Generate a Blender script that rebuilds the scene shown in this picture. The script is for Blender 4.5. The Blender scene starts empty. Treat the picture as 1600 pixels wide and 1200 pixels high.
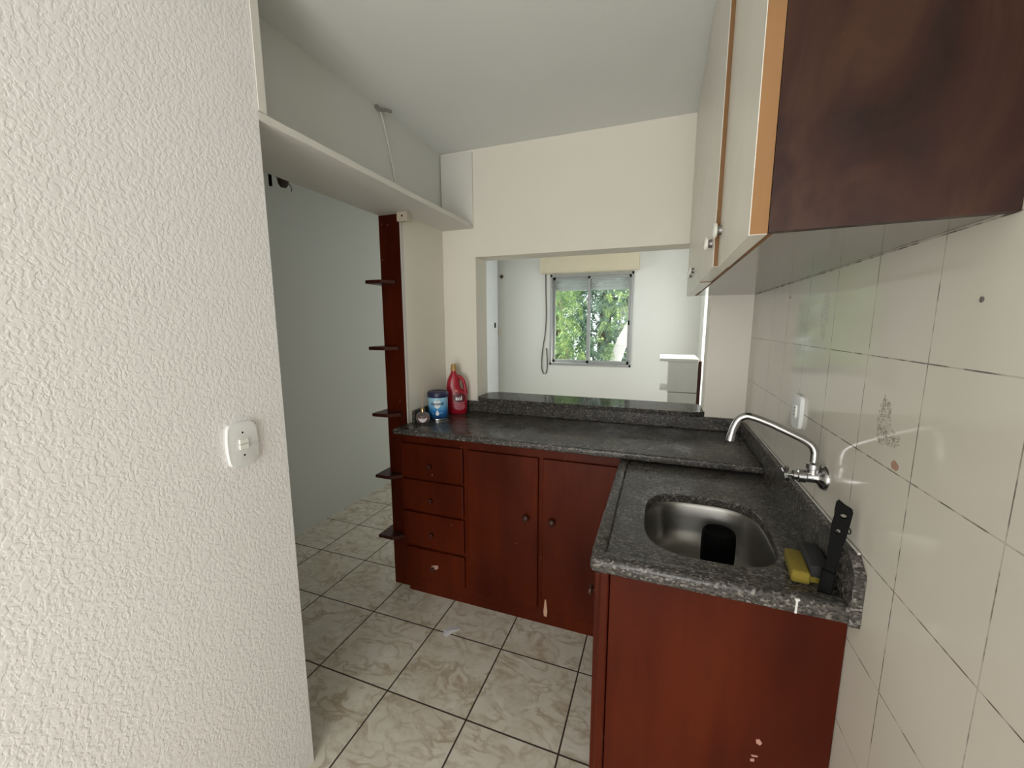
import bpy, bmesh, math, random
from mathutils import Vector, Matrix
random.seed(7)
C = bpy.context.scene.collection
PI = math.pi

# ------------------------------------------------------------------ camera
cam_d = bpy.data.cameras.new('camera'); cam = bpy.data.objects.new('camera', cam_d); C.objects.link(cam)
yaw, pitch, roll = -0.354, -0.147, -0.0016
cy, sy, cp, sp = math.cos(yaw), math.sin(yaw), math.cos(pitch), math.sin(pitch)
fwd = Vector((sy*cp, cy*cp, sp)); rt = Vector((cy, -sy, 0)); up = rt.cross(fwd)
r2 = math.cos(roll)*rt + math.sin(roll)*up; u2 = -math.sin(roll)*rt + math.cos(roll)*up
m = Matrix((r2, u2, -fwd)).transposed().to_4x4(); m.translation = (0, 0, 1.481)
cam.matrix_world = m
cam_d.sensor_width = 36; cam_d.lens = 628.47/1600*36; cam_d.clip_start = 0.01
bpy.context.scene.camera = cam

# ------------------------------------------------------------------ world, sun, daylight
sc = bpy.context.scene
sc.view_settings.view_transform = 'Standard'; sc.view_settings.look = 'None'
sc.view_settings.gamma = 1; sc.view_settings.use_curve_mapping = False
sc.view_settings.exposure = -0.14
w = bpy.data.worlds.new('sky'); sc.world = w; w.use_nodes = True
bg = w.node_tree.nodes['Background']; bg.inputs[0].default_value = (0.95, 0.98, .98, 1); bg.inputs[1].default_value = 3.0

def area(name, loc, size, size_y, rot, power, col):
    d = bpy.data.lights.new(name, 'AREA'); d.shape = 'RECTANGLE'; d.size = size; d.size_y = size_y
    d.energy = power; d.color = col
    o = bpy.data.objects.new(name, d); o.location = loc; o.rotation_euler = rot; C.objects.link(o)
    return o
sd = bpy.data.lights.new('sun', 'SUN'); sd.energy = 13; sd.angle = 0.01; sd.color = (1, .95, .85)
so = bpy.data.objects.new('sun', sd); C.objects.link(so)
so.rotation_euler = Vector((-.62, -.12, -.75)).to_track_quat('-Z', 'Y').to_euler()
# daylight entering by openings outside the view, plus an added living room fill
area('rear_window_daylight', (-.25, -1.93, 1.1), 1.2, 1.9, (PI/2, 0, 0), 38, (1.0, .985, .955))
area('living_left_fill', (-2.30, 4.0, 1.4), 1.1, 1.2, (PI/2, 0, -PI/2), 11, (.98, .985, 1))  # added fill at an unseen left opening, brightens the living room
area('living_right_daylight', (.50, 4.57, 1.25), .72, 1.7, (PI/2, 0, PI/2), 6, (.98, .985, 1))

# ------------------------------------------------------------------ helpers
def tag(o, label=None, cat=None, group=None, kind=None):
    if label: o['label'] = label
    if cat: o['category'] = cat
    if group: o['group'] = group
    if kind: o['kind'] = kind
    return o
def thing(name, loc, label, cat, group=None):
    o = bpy.data.objects.new(name, None); o.location = loc; o.empty_display_size = .05; C.objects.link(o)
    return tag(o, label, cat, group)
def origin(o):
    v = Vector(o.location)
    while o.parent: o = o.parent; v += Vector(o.location)
    return v
def obj(name, bm, mat, parent=None, smooth=False, loc=None):
    bmesh.ops.recalc_face_normals(bm, faces=bm.faces)
    me = bpy.data.meshes.new(name)
    off = origin(parent) if parent else Vector((0, 0, 0))
    if loc is not None: off = Vector(loc)
    bmesh.ops.translate(bm, verts=bm.verts, vec=-off)
    bm.to_mesh(me); bm.free()
    mats = mat if isinstance(mat, (list, tuple)) else [mat]
    for mm in mats: me.materials.append(mm)
    if smooth:
        for p in me.polygons: p.use_smooth = True
        try: me.set_sharp_from_angle(angle=math.radians(40))
        except Exception: pass
    o = bpy.data.objects.new(name, me); C.objects.link(o)
    if parent: o.parent = parent
    elif loc is not None: o.location = loc
    return o
def box(bm, x0, x1, y0, y1, z0, z1, bev=0, seg=2, mi=0):
    vs = [bm.verts.new((x, y, z)) for x in (x0, x1) for y in (y0, y1) for z in (z0, z1)]
    fs = []
    for q in ((0,1,3,2),(4,6,7,5),(0,4,5,1),(2,3,7,6),(0,2,6,4),(1,5,7,3)):
        f = bm.faces.new([vs[i] for i in q]); f.material_index = mi; fs.append(f)
    if bev:
        es = list({e for f in fs for e in f.edges})
        bmesh.ops.bevel(bm, geom=es, offset=bev, segments=seg, profile=.5, affect='EDGES')
    return bm
def B(*a, **k): return box(bmesh.new(), *a, **k)
def prism(bm, pts, z0, z1, bev=0, seg=2, axis='z'):
    def P(a, b, c):
        return {'z': (a, b, c), 'x': (c, a, b), 'y': (a, c, b)}[axis]
    lo = [bm.verts.new(P(a, b, z0)) for a, b in pts]; hi = [bm.verts.new(P(a, b, z1)) for a, b in pts]
    n = len(pts); fs = [bm.faces.new(lo[::-1]), bm.faces.new(hi)]
    for i in range(n): fs.append(bm.faces.new((lo[i], lo[(i+1) % n], hi[(i+1) % n], hi[i])))
    if bev:
        es = [e for e in fs[0].edges] + [e for e in fs[1].edges]
        bmesh.ops.bevel(bm, geom=es, offset=bev, segments=seg, profile=.5, affect='EDGES')
    return bm
def lathe(bm, prof, c, axis='z', seg=32, sx=1, sy=1):
    """prof: list of (r, h); c: centre; axis direction of h"""
    c = Vector(c); rings = []
    for r, h in prof:
        ring = []
        for i in range(seg):
            a = 2*PI*i/seg; u, v_ = r*math.cos(a)*sx, r*math.sin(a)*sy
            p = {'z': (u, v_, h), 'x': (h, u, v_), '-x': (-h, u, v_), 'y': (u, h, v_), '-y': (u, -h, v_)}[axis]
            ring.append(bm.verts.new(c+Vector(p)))
        rings.append(ring)
    for a, b in zip(rings, rings[1:]):
        for i in range(seg): bm.faces.new((a[i], a[(i+1) % seg], b[(i+1) % seg], b[i]))
    for ring in (rings[0], rings[-1]):
        try: bm.faces.new(ring)
        except ValueError: pass
    return bm
def catmull(pts, n=8):
    P = [Vector(p) for p in pts]; P = [2*P[0]-P[1]] + P + [2*P[-1]-P[-2]]; out = []
    for i in range(1, len(P)-2):
        for k in range(n):
            t = k/n; a, b, c, d = P[i-1:i+3]
            out.append(.5*((2*b)+(c-a)*t+(2*a-5*b+4*c-d)*t*t+(3*b-a-3*c+d)*t**3))
    out.append(P[-2]); return out
def tube(bm, pts, r, seg=12, caps=True, flat=1):
    pts = [Vector(p) for p in pts]; rings = []; nrm = None
    for i, p in enumerate(pts):
        t = (pts[min(i+1, len(pts)-1)]-pts[max(i-1, 0)]).normalized()
        if nrm is None:
            a = Vector((0, 1, 0)) if abs(t.y) < .9 else Vector((1, 0, 0)); nrm = (a-t*a.dot(t)).normalized()
        else: nrm = (nrm-t*nrm.dot(t)).normalized()
        b = t.cross(nrm); rr = r(i/(len(pts)-1)) if callable(r) else r
        rings.append([bm.verts.new(p+nrm*math.cos(2*PI*k/seg)*rr+b*math.sin(2*PI*k/seg)*rr*flat) for k in range(seg)])
    for a, b in zip(rings, rings[1:]):
        for k in range(seg): bm.faces.new((a[k], a[(k+1) % seg], b[(k+1) % seg], b[k]))
    if caps: bm.faces.new(rings[0]); bm.faces.new(rings[-1])
    return bm

# ------------------------------------------------------------------ materials
class M:
    def __init__(s, name, rough=.5, col=(.5,.5,.5), metal=0, spec=None):
        s.m = bpy.data.materials.new(name); s.m.use_nodes = True; s.nt = s.m.node_tree
        s.b = s.nt.nodes['Principled BSDF']
        s.b.inputs['Base Color'].default_value = (*col, 1); s.b.inputs['Roughness'].default_value = rough
        s.b.inputs['Metallic'].default_value = metal
        if spec is not None: s.b.inputs['Specular IOR Level'].default_value = spec
    def n(s, t, **k):
        nd = s.nt.nodes.new(t)
        for a, b in k.items():
            if a in nd.inputs.keys(): 
                if isinstance(b, bpy.types.NodeSocket): s.nt.links.new(b, nd.inputs[a])
                else: nd.inputs[a].default_value = b
            else: setattr(nd, a, b)
        return nd
    def lk(s, a, b): s.nt.links.new(a, b)
    def pos(s): 
        return s.n('ShaderNodeNewGeometry').outputs['Position']
    def mapping(s, v, scale=(1,1,1), rot=(0,0,0), loc=(0,0,0)):
        mp = s.n('ShaderNodeMapping'); s.lk(v, mp.inputs['Vector'])
        mp.inputs['Scale'].default_value = scale; mp.inputs['Rotation'].default_value = rot; mp.inputs['Location'].default_value = loc
        return mp.outputs[0]
    def noise(s, v, scale, detail=3, rough=.5, dist=0):
        nd = s.n('ShaderNodeTexNoise', Scale=scale, Detail=detail, Roughness=rough, Distortion=dist); s.lk(v, nd.inputs['Vector'])
        return nd.outputs['Fac']
    def ramp(s, f, stops):
        r = s.n('ShaderNodeValToRGB'); s.lk(f, r.inputs[0]); e = r.color_ramp.elements
        while len(e) > 1: e.remove(e[0])
        e[0].position = stops[0][0]; e[0].color = (*stops[0][1], 1) if len(stops[0][1]) == 3 else stops[0][1]
        for p, c in stops[1:]:
            k = e.new(p); k.color = (*c, 1)
        return r.outputs[0]
    def math(s, op, a, b=0, c=None):
        nd = s.n('ShaderNodeMath', operation=op)
        for i, x in enumerate((a, b, c)):
            if x is None: continue
            if isinstance(x, bpy.types.NodeSocket): s.lk(x, nd.inputs[i])
            else: nd.inputs[i].default_value = x
        return nd.outputs[0]
    def mix(s, f, a, b):
        nd = s.n('ShaderNodeMix', data_type='RGBA')
        for i, x in ((0, f), (6, a), (7, b)):
            if isinstance(x, bpy.types.NodeSocket): s.lk(x, nd.inputs[i])
            else: nd.inputs[i].default_value = x if i == 0 else (*x, 1)
        return nd.outputs[2]
    def bump(s, h, strength=.3, dist=.01):
        b = s.n('ShaderNodeBump', Strength=strength, Distance=dist); s.lk(h, b.inputs['Height']); s.lk(b.outputs[0], s.b.inputs['Normal'])
    def col(s, c): s.lk(c, s.b.inputs['Base Color'])
    def rough(s, c): s.lk(c, s.b.inputs['Roughness'])

def plain(name, col, rough=.5, metal=0, bump=0, bscale=200, spec=None):
    t = M(name, rough, col, metal, spec); p = t.pos()
    f = t.noise(p, 9, 4)
    t.col(t.mix(f, tuple(c*.93 for c in col), tuple(min(1, c*1.07) for c in col)))
    if bump: t.bump(t.noise(p, bscale, 3), bump, .002)
    return t.m

def wall_paint(name, col, bump=.15, scale=60, stains=0):
    t = M(name, .75, col); p = t.pos()
    big = t.noise(p, 1.6, 4)
    c = t.mix(big, tuple(x*.96 for x in col), tuple(min(1, x*1.03) for x in col))
    t.col(c)
    t.bump(t.noise(p, scale, 4), bump, .003)
    return t.m
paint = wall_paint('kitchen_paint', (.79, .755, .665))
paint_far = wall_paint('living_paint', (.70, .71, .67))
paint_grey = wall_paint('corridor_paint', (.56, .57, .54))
ceil_m = wall_paint('ceiling_paint', (.78, .79, .77))
board_m = wall_paint('board_paint', (.70, .69, .64))
# textured roller plaster of the near left wall
t = M('textured_plaster', .55, (.80, .79, .77)); p = t.pos()
wv = t.n('ShaderNodeTexNoise', Scale=55., Detail=2.); t.lk(p, wv.inputs['Vector'])
vm = t.n('ShaderNodeVectorMath', operation='SCALE'); t.lk(wv.outputs['Color'], vm.inputs[0]); vm.inputs['Scale'].default_value = .012
va = t.n('ShaderNodeVectorMath', operation='ADD'); t.lk(p, va.inputs[0]); t.lk(vm.outputs[0], va.inputs[1])
q = t.mapping(va.outputs[0], (1, 1, .72))
vo = t.n('ShaderNodeTexVoronoi', feature='SMOOTH_F1', Scale=105.); t.lk(q, vo.inputs['Vector'])
n1 = t.noise(q, 95, 3, .55, .8)
rr_ = t.ramp(t.noise(t.mapping(p, (1, 1, .8)), 122, 1.5, .45, .35), [(.40, (0, 0, 0)), (.50, (.7, .7, .7)), (.60, (1, 1, 1))])
h = t.math('ADD', t.math('MULTIPLY', rr_, 1.0), t.math('ADD', t.math('MULTIPLY', n1, .35), t.math('MULTIPLY', vo.outputs['Distance'], .1)))
t.bump(h, .38, .0017); t.col(t.mix(t.noise(p, 2.2, 4), (.85, .825, .815), (.87, .86, .865)))
plaster = t.m

# floor tiles
T = .3573; FX, FY = -.2656, 1.892
t = M('marbled_floor_tile', .22); p = t.pos(); sx = t.n('ShaderNodeSeparateXYZ'); t.lk(p, sx.inputs[0])
def grid_mask(t, a, off, period, half):
    u = t.math('DIVIDE', t.math('SUBTRACT', a, off), period)
    fr = t.math('SUBTRACT', u, t.math('FLOOR', t.math('ADD', u, .5)))
    return t.math('LESS_THAN', t.math('ABSOLUTE', fr), half/period), t.math('FLOOR', u)
gx, ix = grid_mask(t, sx.outputs[0], FX, T, .0032); gy, iy = grid_mask(t, sx.outputs[1], FY, T, .0032)
g = t.math('MAXIMUM', gx, gy)
cb = t.n('ShaderNodeCombineXYZ'); t.lk(t.math('MULTIPLY', ix, 3.7), cb.inputs[0]); t.lk(t.math('MULTIPLY', iy, 5.3), cb.inputs[1])
ad = t.n('ShaderNodeVectorMath', operation='ADD'); t.lk(p, ad.inputs[0]); t.lk(cb.outputs[0], ad.inputs[1])
mpv = t.mapping(ad.outputs[0], (1, 1.5, 1), (0, 0, .5))
vein = t.noise(mpv, 7.5, 3.5, .5, 1.0)
vv = t.math('ABSOLUTE', t.math('SUBTRACT', vein, .5))
cloud = t.noise(ad.outputs[0], 6, 4, .6)
c1 = t.ramp(cloud, [(.3, (.62, .57, .46)), (.7, (.76, .73, .64))])
vmask = t.ramp(t.noise(ad.outputs[0], 9, 3), [(.40, (0, 0, 0)), (.60, (1, 1, 1))])
c2 = t.mix(t.math('MULTIPLY', t.ramp(vv, [(0, (.70, .70, .70)), (.02, (.45, .45, .45)), (.07, (0, 0, 0))]), t.math('ADD', .25, t.math('MULTIPLY', vmask, .75))), c1, (.36, .26, .16))
c2 = t.mix(t.ramp(t.noise(mpv, 16, 4, .6, .6), [(.54, (0, 0, 0)), (.72, (.45, .45, .45))]), c2, (.42, .33, .22))
t.col(t.mix(g, c2, (.05, .03, .02))); t.rough(t.mix(g, (.2, .2, .2), (.8, .8, .8)))
t.bump(t.math('SUBTRACT', t.math('MULTIPLY', t.noise(p, 18, 2), .15), g), .35, .002)
floor_m = t.m

# wall tiles
WT, WY, WZ = .199, 1.0274, 1.4178
t = M('cream_wall_tile', .12); p = t.pos(); sx = t.n('ShaderNodeSeparateXYZ'); t.lk(p, sx.inputs[0])
gy, iy = grid_mask(t, sx.outputs[1], WY, .1998, .0011); gz, iz = grid_mask(t, sx.outputs[2], WZ, .1984, .0011)
g = t.math('MAXIMUM', gy, gz)
base = t.mix(t.noise(p, 3, 3), (.61, .58, .495), (.66, .625, .54))
gc = t.ramp(t.noise(p, 26, 3), [(.42, (.50, .45, .38)), (.58, (.13, .11, .09))])
c = t.mix(g, base, gc)
def blob(t, sx, y, z, ry, rz):
    a = t.math('DIVIDE', t.math('SUBTRACT', sx.outputs[1], y), ry); b = t.math('DIVIDE', t.math('SUBTRACT', sx.outputs[2], z), rz)
    return t.math('SUBTRACT', 1, t.math('SQRT', t.math('ADD', t.math('MULTIPLY', a, a), t.math('MULTIPLY', b, b))))
n2 = t.noise(p, 60, 5, .6, 1.2); ring = t.math('LESS_THAN', t.math('ABSOLUTE', t.math('SUBTRACT', n2, .5)), .022)
n3 = t.noise(p, 45, 4, .6)
for y, z, ry, rz, s in ((.935, 1.30, .034, .070, .75), (.905, 1.275, .045, .022, .7), (1.29, 1.50, .04, .09, .35), (1.62, 1.40, .03, .12, .2), (1.99, 1.47, .03, .1, .2)):
    m_ = t.math('MULTIPLY', t.math('GREATER_THAN', blob(t, sx, y, z, ry, rz), t.math('MULTIPLY', n3, .6)), t.math('ADD', t.math('MULTIPLY', ring, s), .10*s))
    c = t.mix(m_, c, (.13, .085, .05))
m_ = t.math('GREATER_THAN', blob(t, sx, .878, 1.232, .020, .016), t.math('MULTIPLY', n3, .8))
c = t.mix(t.math('MULTIPLY', m_, .75), c, (.36, .15, .08))
t.col(c); t.rough(t.mix(t.noise(p, 5, 3), (.05, .05, .05), (.11, .11, .11)))
t.bump(t.math('SUBTRACT', t.math('MULTIPLY', t.noise(p, 7, 2), .5), g), .25, .0016)
tile_m = t.m

# granite
def granite(name, k=1., r0=.16, r1=.42, sp0=.4):
    t = M(name, .3, spec=sp0); p = t.pos(); q = t.mapping(p, (1, 1.7, 1.3), (0, .3, .7))
    vo = t.n('ShaderNodeTexVoronoi', Scale=170.); t.lk(q, vo.inputs['Vector'])
    bw = t.n('ShaderNodeRGBToBW'); t.lk(vo.outputs['Color'], bw.inputs[0])
    sp = t.ramp(bw.outputs[0], [(.15, (.016*k, .015*k, .014*k)), (.42, (.052*k, .049*k, .045*k)), (.68, (.10*k, .09*k, .08*k)), (.84, (.26*k, .24*k, .22*k))])
    n = t.noise(q, 34, 5, .65, .6)
    c = t.mix(t.ramp(n, [(.36, (0, 0, 0)), (.62, (1, 1, 1))]), t.mix(.55, sp, (.018*k, .017*k, .016*k)), sp)
    c = t.mix(t.math('MULTIPLY', t.noise(p, 4, 3), .45), c, (.05*k, .043*k, .036*k))
    t.col(c); t.rough(t.ramp(t.noise(p, 6, 4, .6, .8), [(.35, (r0,)*3), (.7, (r1,)*3)]))
    t.bump(t.noise(p, 120, 2), .06, .001)
    return t.m
granite_m = granite('dark_speckled_granite', 1.15, sp0=.3)

def wood(name, a, b, r=.35, scale=(14, 14, 1.6), chips=True, bump=.1, spec=.25):
    t = M(name, r, a, spec=spec); p = t.pos(); q = t.mapping(p, scale)
    f = t.noise(q, 1.3, 5, .6, .5); big = t.noise(t.mapping(p, (3.5, 3.5, 1.2)), 1.2, 3)
    c = t.mix(f, a, b); c = t.mix(t.ramp(big, [(.35, (0, 0, 0)), (.7, (.75, .75, .75))]), c, tuple(x*.5 for x in a))
    if chips:
        ch = t.math('GREATER_THAN', t.noise(t.mapping(p, (1, 1, .5)), 75, 1), .80)
        c = t.mix(t.math('MULTIPLY', ch, .7), c, (.45, .27, .18))
    t.col(c); t.rough(t.ramp(t.noise(p, 8, 3), [(.3, (r*.8,)*3), (.7, (min(1, r*1.3),)*3)]))
    t.bump(t.noise(q, 6, 3), bump, .002)
    return t.m
wood_m = wood('red_varnished_wood', (.056, .006, .002), (.115, .018, .004), spec=.12)
wood_knob = wood('dark_knob_wood', (.05, .014, .008), (.07, .02, .012), chips=False)
wood_shelf = wood('dark_shelf_wood', (.055, .012, .008), (.08, .018, .010), r=.4, chips=False)
t = M('dark_brown_panel', .4, spec=.2); p = t.pos()
f = t.noise(t.mapping(p, (4, 4, 1.6), (0, .25, 0)), 2.2, 5, .6, .8); f2 = t.noise(t.mapping(p, (9, 9, 2.0)), 3.0, 4, .6, .5)
c = t.ramp(f, [(.32, (.008, .003, .002)), (.46, (.026, .008, .005)), (.58, (.052, .022, .011)), (.72, (.032, .015, .008))])
c = t.mix(t.math('MULTIPLY', f2, .6), c, (.035, .012, .008)); t.col(c)
t.rough(t.ramp(f2, [(.3, (.28,)*3), (.7, (.5,)*3)])); t.bump(f2, .12, .003); panel_m = t.m
raw_m = wood('raw_pine_edge', (.25, .125, .05), (.32, .175, .075), r=.6, chips=False)
dark_m = wood('dark_side_board', (.05, .02, .012), (.08, .03, .02), r=.5, chips=False)
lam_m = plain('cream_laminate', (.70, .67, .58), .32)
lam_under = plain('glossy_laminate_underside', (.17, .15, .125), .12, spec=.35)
white_pl = plain('white_plastic', (.78, .79, .78), .3)
rocker_pl = plain('ivory_switch_plastic', (.86, .87, .82), .3)
beige_pl = plain('beige_plastic', (.55, .48, .38), .4)
black_pl = plain('black_plastic', (.004, .004, .004), .6, spec=.06)
black_matte = plain('black_rubber', (.004, .004, .004), .6, spec=.06)
chrome = M('brushed_chrome', .2, (.44, .44, .44), 1).m
t = M('stainless_steel', .27, (.34, .33, .31), 1); p = t.pos(); t.bump(t.noise(t.mapping(p, (4, 4, 60)), 5, 3), .05, .001)
t.rough(t.ramp(t.noise(p, 12, 3), [(.3, (.3,)*3), (.7, (.42,)*3)])); steel = t.m
alum = plain('window_aluminium', (.36, .37, .36), .4, .4)
cream_m = plain('cream_box_paint', (.60, .54, .40), .5)
white_m = plain('white_melamine', (.66, .66, .63), .4)
knob_w = plain('white_porcelain_knob', (.68, .67, .60), .15)
caulk_m = plain('white_caulk', (.6, .58, .54), .5)
door_m = plain('white_door_paint', (.82, .85, .87), .4)

# ------------------------------------------------------------------ measures
XL, XW, XT, XR = -1.0466, -1.2523, -1.3817, .3999
YB, YB2, y1, y2, H = 2.199, 2.351, .8667, 1.7794, 2.451
ZS0, ZS1 = 2.028, 2.051
XJL, XJR, ZT = -1.0374, .2163, 1.868
XC2, XFL, XFR, YF = -2.3589, -2.26, .428, 5.5
YR = -1.9
def struct(name, bm, m, smooth=False): return tag(obj(name, bm, m, None, smooth), kind='structure')

struct('floor', B(-2.6, .8, YR-.15, YF+.15, -.1, 0), floor_m)
struct('ceiling', B(-2.6, .8, YR-.15, YF+.15, H, H+.12), ceil_m)
struct('wall_right', B(XR, XR+.2, YR-.15, YB2, 0, H), tile_m)
bm = bmesh.new()
box(bm, XFR, XFR+.17, YB2, 4.2, 0, H); box(bm, XFR, XFR+.17, 4.95, YF+.15, 0, H)
box(bm, XFR, XFR+.17, 4.2, 4.95, 0, .35); box(bm, XFR, XFR+.17, 4.2, 4.95, 2.15, H)
struct('wall_living_right', bm, paint_far)
bm = bmesh.new()
box(bm, XT, XJL, YB, YB2, 0, H); box(bm, XJR, XR, YB, YB2, 0, H)
box(bm, XJL, XJR, YB, YB2, ZT, H); box(bm, XJL, XJR, YB, YB2, 0, 1.02)
struct('wall_back', bm, paint)
bm = bmesh.new()
box(bm, XT, XW, y2+.02, YB, 0, ZS0)
struct('wall_partition', bm, paint)
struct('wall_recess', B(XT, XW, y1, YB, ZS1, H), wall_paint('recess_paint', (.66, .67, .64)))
struct('wall_left', B(XT, XL, YR-.15, y1, 0, H), plaster)
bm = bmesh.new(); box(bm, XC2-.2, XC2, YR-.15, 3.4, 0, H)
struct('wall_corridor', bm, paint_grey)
bm = bmesh.new(); box(bm, XFL-.3, XFL, 3.4, 3.45, 0, H); box(bm, XFL-.3, XFL, 4.55, YF+.15, 0, H)
box(bm, XFL-.3, XFL, 3.45, 4.55, 0, .7); box(bm, XFL-.3, XFL, 3.45, 4.55, 2.1, H)
struct('wall_living_left', bm, paint_far)
WX0, WX1, WZ0, WZ1 = -1.468, -.363, .917, 2.152
bm = bmesh.new()
box(bm, XFL, WX0, YF, YF+.15, 0, H); box(bm, WX1, XFR, YF, YF+.15, 0, H)
box(bm, WX0, WX1, YF, YF+.15, 0, WZ0); box(bm, WX0, WX1, YF, YF+.15, WZ1, H)
struct('wall_living_far', bm, paint_far)
bm = bmesh.new(); box(bm, XC2, -.95, YR-.15, YR, 0, H)
box(bm, -.95, XR, YR-.15, YR, 0, .08); box(bm, -.95, XR, YR-.15, YR, 2.1, H)
struct('wall_rear', bm, paint)
# boxed soffit board, its upright board and the end board by the back wall
struct('trim_1', B(XT, XL, y1, YB, ZS0, ZS1, bev=.003), board_m)
struct('trim_2', B(XW, XL+.004, y1+.001, y1+.024, ZS1, H), board_m)
struct('trim_3', B(XW+.006, XL, YB-.011, YB, ZS1, H-.012), board_m)

# living room window
fr = struct('window_1', bmesh.new(), alum)
def wpart(name, bm, m, parent=fr): return obj(name, bm, m, parent)
bm = bmesh.new(); Y0, Y1 = YF-.012, YF+.09
for a in ((WX0, WX0+.03, WZ0, WZ1), (WX1-.03, WX1, WZ0, WZ1), (WX0, WX1, WZ0, WZ0+.035), (WX0, WX1, WZ1-.035, WZ1)):
    box(bm, a[0], a[1], Y0, Y1, a[2], a[3], bev=.003)
wpart('window_frame', bm, alum)
mid = (WX0+WX1)/2-.02
glass_t = M('window_glass', .0); nt = glass_t.nt
tr = glass_t.n('ShaderNodeBsdfTransparent'); gl = glass_t.n('ShaderNodeBsdfGlossy', Roughness=.02); mx = glass_t.n('ShaderNodeMixShader', Fac=.05)
nt.links.new(tr.outputs[0], mx.inputs[1]); nt.links.new(gl.outputs[0], mx.inputs[2]); nt.links.new(mx.outputs[0], nt.nodes['Material Output'].inputs['Surface'])
tr.inputs[0].default_value = (.93, .96, .97, 1)
glass = glass_t.m
for a0, a1, yy in ((WX0+.03, mid+.02, YF+.05), (mid-.02, WX1-.03, YF+.015)):
    bm = bmesh.new(); s = .032
    for a in ((a0, a0+s, WZ0+.035, WZ1-.035), (a1-s, a1, WZ0+.035, WZ1-.035), (a0, a1, WZ0+.035, WZ0+.075), (a0, a1, WZ1-.07, WZ1-.035)):
        box(bm, a[0], a[1], yy, yy+.022, a[2], a[3], bev=.002)
    s_ = wpart('sash', bm, alum)
    obj('window_pane', B(a0+s, a1-s, yy+.009, yy+.013, WZ0+.075, WZ1-.07), glass, s_)
obj('window_latch', B(WX1-.058, WX1-.04, YF-.003, YF+.014, 1.47, 1.53, bev=.002), black_pl, fr)
# roller shutter: box, slats partly lowered, pull strap
sh = thing('roller_shutter', (mid, YF, 2.16), 'cream roller shutter box above the window with slats lowered a little', 'shutter')
bm = B(-1.579, -.303, YF-.15, YF-.001, 2.172, 2.362, bev=.004); box(bm, -1.579, -.303, YF-.155, YF-.001, 2.160, 2.178, bev=.003)
obj('shutter_box', bm, cream_m, sh)
bm = bmesh.new()
for i in range(5):
    z = 2.115-i*.045; 
    if z-.045 < 1.90: break
    prism(bm, [(YF+.105, z), (YF+.113, z-.004), (YF+.115, z-.034), (YF+.107, z-.040), (YF+.099, z-.034), (YF+.099, z-.004)], WX0+.01, WX1-.01, axis='x')
obj('slat_curtain', bm, white_m, sh)
# slot holes between slats are real gaps in a thin webbing
bm = bmesh.new()
for i in range(4):
    z = 2.075-i*.045
    x = WX0+.01
    while x < WX1-.03:
        box(bm, x, x+.018, YF+.104, YF+.110, z-.006, z+.004); x += .031
tag(obj('slat_webbing', bm, white_m, sh), kind='stuff')
def ribbon(name, pts, w_, m, parent):
    bm = bmesh.new(); P = catmull(pts, 8); prev = None
    for p_ in P:
        a = bm.verts.new(p_+Vector((-w_/2, 0, 0))); b = bm.verts.new(p_+Vector((w_/2, .003, 0)))
        c_ = bm.verts.new(p_+Vector((w_/2, .005, 0))); d = bm.verts.new(p_+Vector((-w_/2, .002, 0)))
        if prev:
            for i in range(4): bm.faces.new((prev[i], prev[(i+1) % 4], (a, b, c_, d)[(i+1) % 4], (a, b, c_, d)[i]))
        prev = (a, b, c_, d)
    return obj(name, bm, m, parent)
strap_m = plain('grey_strap', (.09, .08, .075), .7)
ribbon('pull_strap', [(-1.53, YF-.02, 2.16), (-1.525, YF-.02, 1.9), (-1.518, YF-.02, 1.6), (-1.53, YF-.02, 1.36), (-1.568, YF-.02, 1.1), (-1.575, YF-.02, .88), (-1.548, YF-.02, .79), (-1.512, YF-.02, .80), (-1.495, YF-.02, .92), (-1.51, YF-.02, 1.15)], .014, strap_m, sh)

# white door on the living room side wall
dr = struct('door_1', B(XFL-.02, XFL+.035, 4.62, 5.44, 0, 2.42, bev=.004), door_m)
obj('lock_plate', B(XFL+.034, XFL+.042, 5.305, 5.345, 1.435, 1.505, bev=.003), black_pl, dr)
jb = thing('junction_box', (XFL+.02, 5.47, 1.36), 'tiny beige box low in the corner beside the white living room door', 'box')
obj('box_body', B(XFL+.002, XFL+.055, 5.445, 5.498, 1.335, 1.395, bev=.006), beige_pl, jb)
obj('cable_stub', tube(bmesh.new(), [(XFL+.03, 5.47, 1.39), (XFL+.026, 5.475, 1.46)], .004), beige_pl, jb)
wo = thing('wire_outlet', (-2.18, YF, 2.16), 'open round wire outlet high on the wall left of the window', 'outlet')
bm = bmesh.new(); lathe(bm, [(.022, 0), (.034, 0), (.034, .004), (.022, .004), (.022, 0)], (-2.185, YF-.001, 2.158), '-y', 24)
obj('ring', bm, beige_pl, wo)
obj('hole', lathe(bmesh.new(), [(.022, .0), (.022, .002)], (-2.185, YF-.001, 2.158), '-y', 20), black_matte, wo)
obj('wire', tube(bmesh.new(), catmull([(-2.19, YF-.003, 2.16), (-2.18, YF-.03, 2.175), (-2.165, YF-.02, 2.15), (-2.19, YF-.015, 2.14)]), .004), strap_m, wo)

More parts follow.
